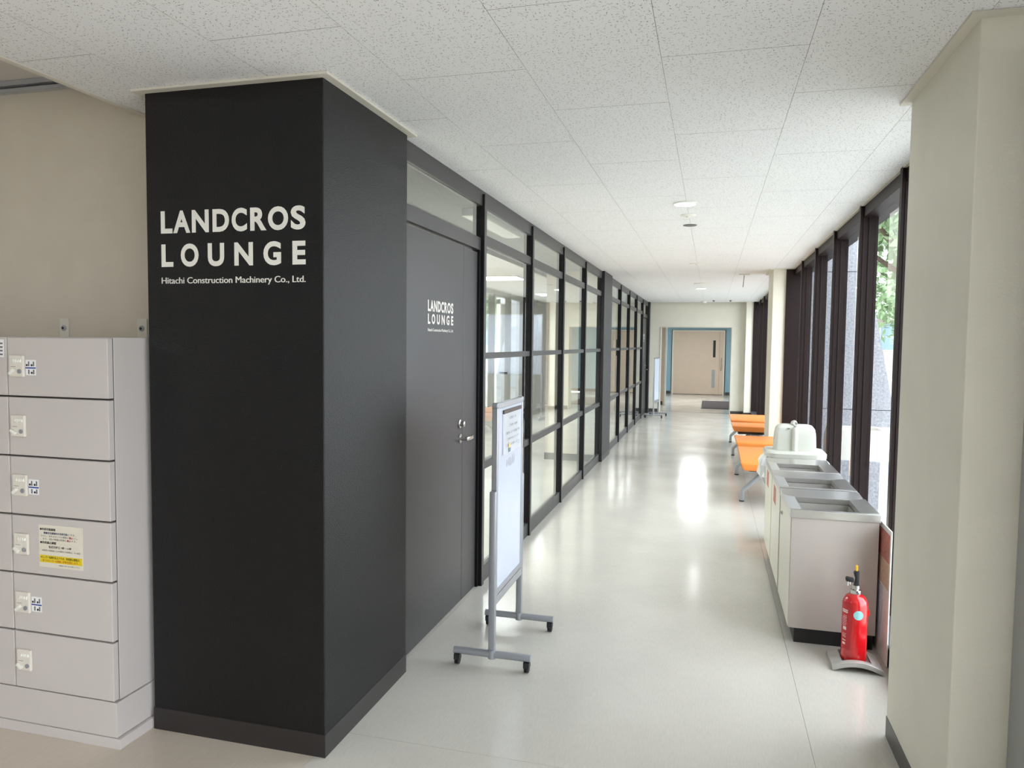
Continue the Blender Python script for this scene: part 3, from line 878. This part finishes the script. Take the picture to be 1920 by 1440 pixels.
MB().box(-0.062, -0.045, -0.084, -0.074, 0.905, 0.912).build('hood_mark', GINK, hd)
bgm = MB()
rings = []
for i, (z, e) in enumerate(((.690, .01), (.66, .03), (.62, .045), (.57, .04), (.53, .05), (.48, .02))):
    ring = []
    for k, (x, y) in enumerate(rrect(.205, .16, .07, 10)):
        s = 1 + e / .2 + 0.09 * math.sin(k * 2.3 + i) * (i > 0) * 0.6 + random.uniform(-.02, .02) * (i > 0)
        ring.append((x * s, y * s, z + random.uniform(-.008, .008) * (i > 0)))
    rings.append(ring)
loft(bgm, rings, False)
bgm.build('plastic_bag', BAG, tc, True)

# ---- fire extinguisher on its stand
EX, EY = 0.706, 3.835
st = empty('extinguisher_stand', 'arched silver stand under the fire extinguisher', 'stand', (EX + 0.004, EY, 0))
STM = mat('silver_grey_plastic', rgb(190, 188, 182), 0.35, metal=0.3)
n = 16
prof_t, prof_b = [], []
for k in range(n + 1):
    a = -1 + 2 * k / n
    h = 0.030 * (1 - a * a)
    prof_t.append((a * 0.112, h + 0.022)); prof_b.append((a * 0.112, h - 0.002 if abs(a) < 0.9 else 0))
for y0_, y1_ in ((-0.105, -0.068), (0.066, 0.09)):
    MB().prism(prof_t + prof_b[::-1], 'y', y0_, y1_).bevel(0.003).build('stand_arch', STM, st, True)
for s_ in (-1, 1):
    MB().prism([(s_ * .112, 0), (s_ * .112, .022), (s_ * .066, .04), (s_ * .066, .028), (s_ * .09, .006), (s_ * .09, 0)], 'y', -0.068, 0.066).build('stand_side', STM, st, True)
bx('stand_plate', STM, st, -0.07, 0.07, -0.068, 0.066, 0.016, 0.026)
ex = empty('fire_extinguisher', 'red fire extinguisher with round teal sticker on the floor beside the bin cabinet', 'fire extinguisher', (EX, EY, 0.0265))
R = 0.0575
MB().lathe([(R - .01, 0.0), (R, .006), (R, .275), (R - .004, .297), (R - .015, .315), (R - .03, .325), (0.02, .328)], (0, 0, 0), 'z', 36).build('cylinder_body', RED, ex, True)
MB().lathe([(.024, .296), (.026, .300), (.026, .318), (.018, .322), (.018, .34)], (0, 0, 0), 'z', 24).build('neck_collar', CHROME, ex, True)
MB().prism([(-.014, .30), (.016, .30), (.013, .35), (.012, .41), (-.004, .41), (-.012, .40), (-.003, .37), (-.010, .34)], 'y', -.012, .012).bevel(.002).build('valve_block', RUBBER, ex, True)
MB().prism([(-.046, .356), (-.012, .352), (-.010, .372), (-.042, .378), (-.048, .372)], 'y', -.010, .010).bevel(.003).build('carry_lever', RUBBER, ex, True)
MB().tube([(-.036, 0, .357), (-.036, 0, .335)], .003, 8).build('lever_pin', CHROME, ex, True)
MB().tube([(-.028, 0, .355), (-.027, 0, .338)], .003, 8).build('lever_pin', CHROME, ex, True)
MB().box(-.004, .006, -.006, .006, .405, .436).bevel(.0015).build('safety_plug', YELP, ex)
MB().box(R - .002, R + .008, -.008, .008, .195, .222).bevel(.002).build('hose_clip', RED, ex)
for o_ in ex.children:
    if o_.name != 'cylinder_body':
        o_.location.z = 0.028
def curved(z0, z1, a0, a1, r, name, m, n=10, round_=False):
    mb = MB()
    if round_:
        ca, cz, ra, rz = (a0 + a1) / 2, (z0 + z1) / 2, (a1 - a0) / 2, (z1 - z0) / 2
        rows = []
        for q in range(1, 6):
            row = []
            for k in range(24):
                t = 2 * math.pi * k / 24
                a = ca + ra * q / 5 * math.cos(t)
                row.append(mb.bm.verts.new((r * math.cos(a), r * math.sin(a), cz + rz * q / 5 * math.sin(t))))
            rows.append(row)
        mb.bm.faces.new(rows[0])
        for q in range(4):
            for k in range(24): mb.bm.faces.new((rows[q][k], rows[q][(k + 1) % 24], rows[q + 1][(k + 1) % 24], rows[q + 1][k]))
    else:
        va = [(mb.bm.verts.new((r * math.cos(a), r * math.sin(a), z0)), mb.bm.verts.new((r * math.cos(a), r * math.sin(a), z1))) for a in [a0 + (a1 - a0) * k / n for k in range(n + 1)]]
        for k in range(n): mb.bm.faces.new((va[k][0], va[k + 1][0], va[k + 1][1], va[k][1]))
    return mb.build(name, m, ex, True)
face = math.atan2(-EY, -EX)
curved(.214, .259, face - 0.1, face + 0.68, R + .0006, 'round_sticker', TEAL, round_=True)
curved(.06, .29, face - 1.35, face - 0.25, R + .0004, 'label_panel', mat('label_red', rgb(196, 36, 44), 0.3))
lab_w = mat('label_white', rgb(244, 226, 222), 0.4)
for z, a0, a1, h in ((.222, -1.15, -.55, .006), (.213, -1.15, -.55, .006), (.196, -.95, -.65, .002), (.189, -1.1, -.62, .002), (.182, -1.1, -.66, .002), (.174, -1.1, -.62, .002), (.166, -1.1, -.66, .002), (.158, -1.1, -.62, .002), (.150, -1.1, -.7, .002), (.128, -1.0, -.66, .016), (.108, -1.1, -.66, .002), (.100, -1.1, -.7, .002), (.093, -1.1, -.66, .002), (.075, -1.1, -.68, .004), (.056, -1.05, -.72, .010)):
    curved(z + .026, z + h + .026, face + a0, face + a1, R + .0008, 'label_print', lab_w, 6)

# ---- leaning sign panel behind the bin
sp = empty('sign_panel', 'narrow white board with red and tan printed sheets standing between bin and window', 'sign', (0.857, 3.93, 0), 0.0)
bx('board_sheet', WPLASTIC, sp, -0.003, 0.003, -0.09, 0.75, 0.0, 0.665, 0.001)
bx('red_sheet', REDP, sp, -0.0042, -0.0032, -0.07, 0.3, 0.50, 0.64)
bx('tan_sheet', TANP, sp, -0.0042, -0.0032, -0.07, 0.3, 0.37, 0.497)
bx('printed_page', NEWS, sp, -0.0042, -0.0032, 0.04, 0.3, 0.09, 0.36)

# ---- orange seats
def bench(label, y0, seats, legs):
    b = empty('bench', label, 'bench', (0.58, y0, 0), group='orange benches by the windows')
    for prof in seats:
        mb = MB().prism([(y - y0, z) for y, z in prof], 'x', -0.285, 0.275)
        for v in mb.bm.verts:
            if v.co.z < 0.40 and v.co.x < 0: v.co.x += 0.03
            if v.co.z < 0.40 and v.co.x > 0: v.co.x -= 0.03
        mb.bevel(0.018, 3).build('seat_cushion', ORANGE, b, True)
        ys = [p[0] for p in prof]
        bx('seat_pan', DARKUN, b, -0.2, 0.2, min(ys) + 0.08 - y0, max(ys) - 0.08 - y0, 0.335, 0.37)
    ya, yb = min(p[0] for p in seats[0]) + 0.1, max(p[0] for p in seats[-1]) - 0.1
    bx('beam', ALU, b, -0.035, 0.035, ya - y0, yb - y0, 0.285, 0.336, 0.004)
    for y in legs:
        for s in (-1, 1):
            MB().tube([(s * 0.03, y - y0, 0.30), (s * 0.06, y - y0, 0.29), (s * 0.25, y - y0, 0.105), (s * 0.252, y - y0, 0.012)], 0, rect=(0.02, 0.024)).bevel(0.006).build('leg', ALU, b, True)
            MB().lathe([(0.024, 0), (0.024, 0.012), (0.018, 0.014)], (s * 0.252, y - y0, 0), 'z', 14).build('foot_pad', RUBBER, b, True)
    return b
def seat(ya, yb, za, zb, ym, zm, th=0.075):
    return [(ya, za), (ym, zm), (yb, zb), (yb, zb - th), (ym, zm - th), (ya, za - th)]
bench('orange upholstered bench right behind the trash can', 7.3, [seat(7.32, 8.4, 0.425, 0.445, 7.8, 0.445), seat(8.70, 9.55, 0.45, 0.43, 9.1, 0.445)], (7.6, 9.15))
bench('orange upholstered bench farther off beyond the second cream pillar', 10.2, [seat(10.41, 11.05, 0.45, 0.44, 10.7, 0.45), seat(11.25, 12.35, 0.45, 0.44, 11.7, 0.45)], (10.75, 12.2))

# ---- ceiling fittings
def downlight(label, y, r, on=True):
    d = empty('downlight', label, 'ceiling light', (-0.192, y, ZC), group='round downlights in the corridor ceiling')
    MB().lathe([(r, -0.001), (r, -0.006), (r - 0.012, -0.010), (r - 0.014, -0.004)], (0, 0, 0), 'z', 32).build('bezel', WPLASTIC, d, True)
    MB().lathe([(r - 0.015, -0.003), (r - 0.015, -0.0085), (r - 0.03, -0.0105)], (0, 0, 0), 'z', 32).build('diffuser', LAMPM if on else WPLASTIC, d, True)
downlight('lit round downlight closest to the camera in the corridor ceiling', 5.08, 0.082)
downlight('lit round downlight far down the corridor ceiling', 12.75, 0.085)
def disc(name, label, cat, y, r, m, h=0.012, nub=True, x=-0.187):
    d = empty(name, label, cat, (x, y, ZC))
    MB().lathe([(r, -0.0005), (r, -h * 0.5), (r - 0.008, -h)], (0, 0, 0), 'z', 28).build('cover_disc', m, d, True)
    if nub:
        MB().lathe([(0.016, -h + 0.001), (0.016, -h - 0.006), (0.01, -h - 0.01)], (0, 0, 0), 'z', 16).build('sensor_nub', WPLASTIC, d, True)
disc('smoke_detector', 'white round ceiling detector just beyond the first lit downlight', 'detector', 5.54, 0.055, WPLASTIC)
disc('ceiling_speaker', 'grey round ceiling speaker beyond the first detector', 'speaker', 6.01, 0.054, SPK, 0.006, False)
disc('ceiling_disc', 'flat white ceiling disc in the middle of the corridor', 'ceiling disc', 8.85, 0.082, WPLASTIC, 0.008)
disc('ceiling_disc', 'flat pale ceiling disc just before the far downlight', 'ceiling disc', 11.75, 0.105, WPLASTIC, 0.008, False)
disc('heat_detector', 'domed ceiling detector near the end wall', 'detector', 16.6, 0.06, WPLASTIC, 0.04, False)
for x, lab in ((0.02, 'tiny round ceiling sensor near the end wall, beside the domed detector'), (0.36, 'tiny round ceiling sensor near the end wall, toward the windows')):
    disc('ceiling_sensor', lab, 'sensor', 16.2, 0.022, SPK, 0.03, False, x)
hk = empty('ceiling_hook', 'white ceiling plate with a thin hanging rod before the second cream pillar', 'hook', (0.395, 10.3, ZC))
bx('hook_plate', WPLASTIC, hk, -0.07, 0.07, -0.05, 0.05, -0.012, -0.001, 0.003)
MB().tube([(0, 0, -0.01), (-0.012, 0, -0.17)], 0.006, 8).build('hook_rod', GALU, hk, True)

# ---- lounge contents
def panel_light(label, x, y):
    p = empty('panel_light', label, 'ceiling light', (x, y, ZC), group='square panel lamps in the lounge ceiling')
    for a, b, c, d in ((-.31, .31, -.31, -.295), (-.31, .31, .295, .31), (-.31, -.295, -.295, .295), (.295, .31, -.295, .295)):
        bx('lamp_frame', WPLASTIC, p, a, b, c, d, -0.02, -0.001)
    bx('lamp_panel', PANELM, p, -.294, .294, -.294, .294, -0.016, -0.002)
NTH = ('first', 'second', 'third', 'fourth', 'fifth', 'sixth', 'seventh')  # hidden lamps added to light the lounge; only the farther glass-row ones are seen
for x, row, ys_ in ((-2.95, 'partly added row along the glass', (4.0, 5.55, 7.2, 10.3, 13.9)),
                    (-4.2, 'added unseen middle row', (4.0, 5.55, 7.2, 8.75, 10.3)),
                    (-5.45, 'added unseen row along the far wall', (4.0, 5.55, 7.2, 8.75, 10.3, 12.1, 13.9))):
    for y, wd in zip(ys_, NTH):
        panel_light('%s square lounge ceiling lamp of the %s' % (wd, row), x, y)
lb = empty('standing_whiteboard', 'large whiteboard standing deep inside the lounge', 'whiteboard', (-3.9, 14.5, 0))
bx('board', WBOARD, lb, -0.93, 0.60, -0.012, 0.012, 0.92, 2.10)
for a, b, c, d in ((-.95, .62, .90, .92), (-.95, .62, 2.10, 2.12)):
    bx('frame_rail', ALU, lb, a, b, -0.016, 0.016, c, d)
for a in (-.95, .60):
    bx('frame_rail', ALU, lb, a, a + .02, -0.016, 0.016, .92, 2.10)
    bx('leg', ALU, lb, a - 0.01, a + .03, -0.02, 0.02, 0.05, .90)
    bx('foot_bar', ALU, lb, a - 0.01, a + .03, -0.28, 0.28, 0.0, 0.05)
bx('tray', ALU, lb, -.5, .5, -0.08, -0.017, 0.89, 0.91)
tag(bx('board_eraser', INK, None, -4.16, -4.0, 14.43, 14.475, 0.911, 0.945, 0.005), 'dark eraser on the tray of the lounge whiteboard', 'eraser')
pj = empty('door_closer_box', 'white box hanging under the lounge ceiling above the door', 'box', (-1.64, 5.5, ZC))
bx('box_body', WPLASTIC, pj, -0.07, 0.07, -0.55, 0.55, -0.06, -0.001, 0.006)
bx('box_cap', ALU, pj, -0.068, 0.068, -0.556, -0.55, -0.056, -0.006, 0.002)

# ---- unseen lamp added to light the far lobby, and doormat
lo = empty('lobby_fill_light', 'added unseen lamp lighting the far lobby behind the end wall', 'ceiling light', (-0.4, 20.6, ZC))
bx('lamp_frame', WPLASTIC, lo, -.33, .33, -.63, .63, -0.02, -0.001)
bx('lamp_panel', mat('lobby_fill_emitter', (1, 1, 0.97, 1), 0.5, emit=42.0), lo, -.3, .3, -.6, .6, -0.026, -0.02)
dm = empty('doormat', 'dark grey doormat on the floor beyond the end opening', 'mat', (0.25, 19.65, 0))
bx('mat_border', RUBBER, dm, -.46, .46, -1.25, 1.25, 0.0005, 0.008, 0.002)
bx('mat_pile', MATD, dm, -.43, .43, -1.22, 1.22, 0.008, 0.014, 0.003)

# ================================================================== outdoors
tag(bx('ground', PAVE, None, 1.12, 140, -60, 160, -0.3, -0.06), 'pale paved ground outside the windows', 'ground', kind='structure')
def buttress(y, label):
    b = empty('buttress', label, 'pillar', (1.2, y, -0.06), kind='structure')
    zs = [0, 0.85, 1.62, 2.5, 3.4]
    def xo(z): return 2.11 if z < 0.85 else 2.11 - 0.205 * (z - 0.85)
    for i in range(4):
        a, c = zs[i], zs[i + 1]
        xa, xc = max(1.3, xo(a)), max(1.25, xo(c))
        MB().prism([(0, a + .004), (xa - 1.2, a + .004), (xc - 1.2, c - .004), (0, c - .004)], 'y', 0, 0.75).build('granite_block', GRAN, b)
    return b
buttress(9.62, 'grey granite buttress tapering upward outside the windows')
buttress(16.83, 'second granite buttress farther along the outside of the windows')
tag(bx('facade_column', GRAN, None, 1.12, 1.25, 9.62, 10.37, -0.06, 3.6), 'granite pier on the outside of the middle cream pillar', 'pillar', kind='structure')
pw = empty('planter', 'low white rounded planter outside the first window', 'planter', (1.42, 8.0, -0.06))
loft(MB(), [rr3(.27, .25, .10, 0), rr3(.28, .25, .10, .70), rr3(.26, .23, .09, .79), rr3(.21, .17, .06, .79), rr3(.21, .17, .06, .70)]).build('planter_body', WPLASTIC, pw, True)
bx('planter_plinth', GRAN, pw, -.3, .3, -.27, .27, 0, .5, .01)

def tree(label, x, y, h, r, seed, nleaf=2600):
    rnd = random.Random(seed)
    t = empty('tree', label, 'tree', (x, y, -0.06), group='trees outside the windows')
    MB().tube([(0, 0, 0), (0.05, 0.1, h * .3), (-0.1, 0.0, h * .55), (0.05, 0.1, h * .85)], [0.2, 0.16, 0.11, 0.04], 10).build('trunk', BARK, t, True)
    for k in range(6):
        a = k * 1.05 + rnd.random()
        z = h * (0.35 + 0.07 * k)
        MB().tube([(0, 0, z), (r * .45 * math.cos(a), r * .45 * math.sin(a), z + h * .12), (r * .8 * math.cos(a), r * .8 * math.sin(a), z + h * .16)], [0.07, 0.05, 0.02], 6).build('branch', BARK, t, True)
    verts, faces = [], []
    blobs = [(rnd.uniform(-.6, .6) * r, rnd.uniform(-.6, .6) * r, h * rnd.uniform(.35, .98), r * rnd.uniform(.28, .5)) for _ in range(16)]
    for i in range(nleaf):
        bxx, byy, bz, br = blobs[i % 16]
        d = Vector((rnd.gauss(0, 1), rnd.gauss(0, 1), rnd.gauss(0, .8))).normalized() * br * rnd.uniform(.55, 1.05)
        c = Vector((bxx, byy, bz)) + d
        s = rnd.uniform(.10, .2)
        u = Vector((rnd.gauss(0, 1), rnd.gauss(0, 1), rnd.gauss(0, 1))).normalized()
        v = u.cross(Vector((rnd.gauss(0, 1), rnd.gauss(0, 1), rnd.gauss(0, 1)))).normalized()
        b = len(verts)
        verts += [tuple(c - u * s), tuple(c + v * s * .5), tuple(c + u * s), tuple(c - v * s * .5)]
        faces.append((b, b + 1, b + 2, b + 3))
    me = bpy.data.meshes.new('foliage')
    me.from_pydata(verts, [], faces)
    me.materials.append(LEAF)
    o = bpy.data.objects.new('foliage', me)
    C.objects.link(o); o.parent = t
    o['kind'] = 'stuff'
tree('broad green tree seen through the first window', 4.6, 20.0, 6.6, 2.3, 3, 5200)
tree('green tree farther off beside the distant building', 7.6, 33.0, 8.0, 3.0, 5, 4200)
bd = empty('building', 'distant pale building with blue windows seen through the first window', 'building', (9, 42, -0.06))
bx('building_wall', FACADE, bd, -5, 14, 0, 8, 0, 3.0)
bx('roof_edge', FACADE, bd, -5.3, 14.3, -0.4, 8.2, 3.0, 3.2)
for c_ in range(9):
    x0 = -4.6 + c_ * 2.0
    wn = bx('building_window', TRIMW, bd, x0, x0 + 1.8, -0.04, 0.02, 1.4, 2.85)
    for hx_ in (0, 1):
        for hz_ in (0, 1):
            bx('window_pane', BWIN, wn, x0 + .05 + hx_ * .875, x0 + .875 + hx_ * .875, -0.06, -0.03, 1.45 + hz_ * .69, 2.10 + hz_ * .69)
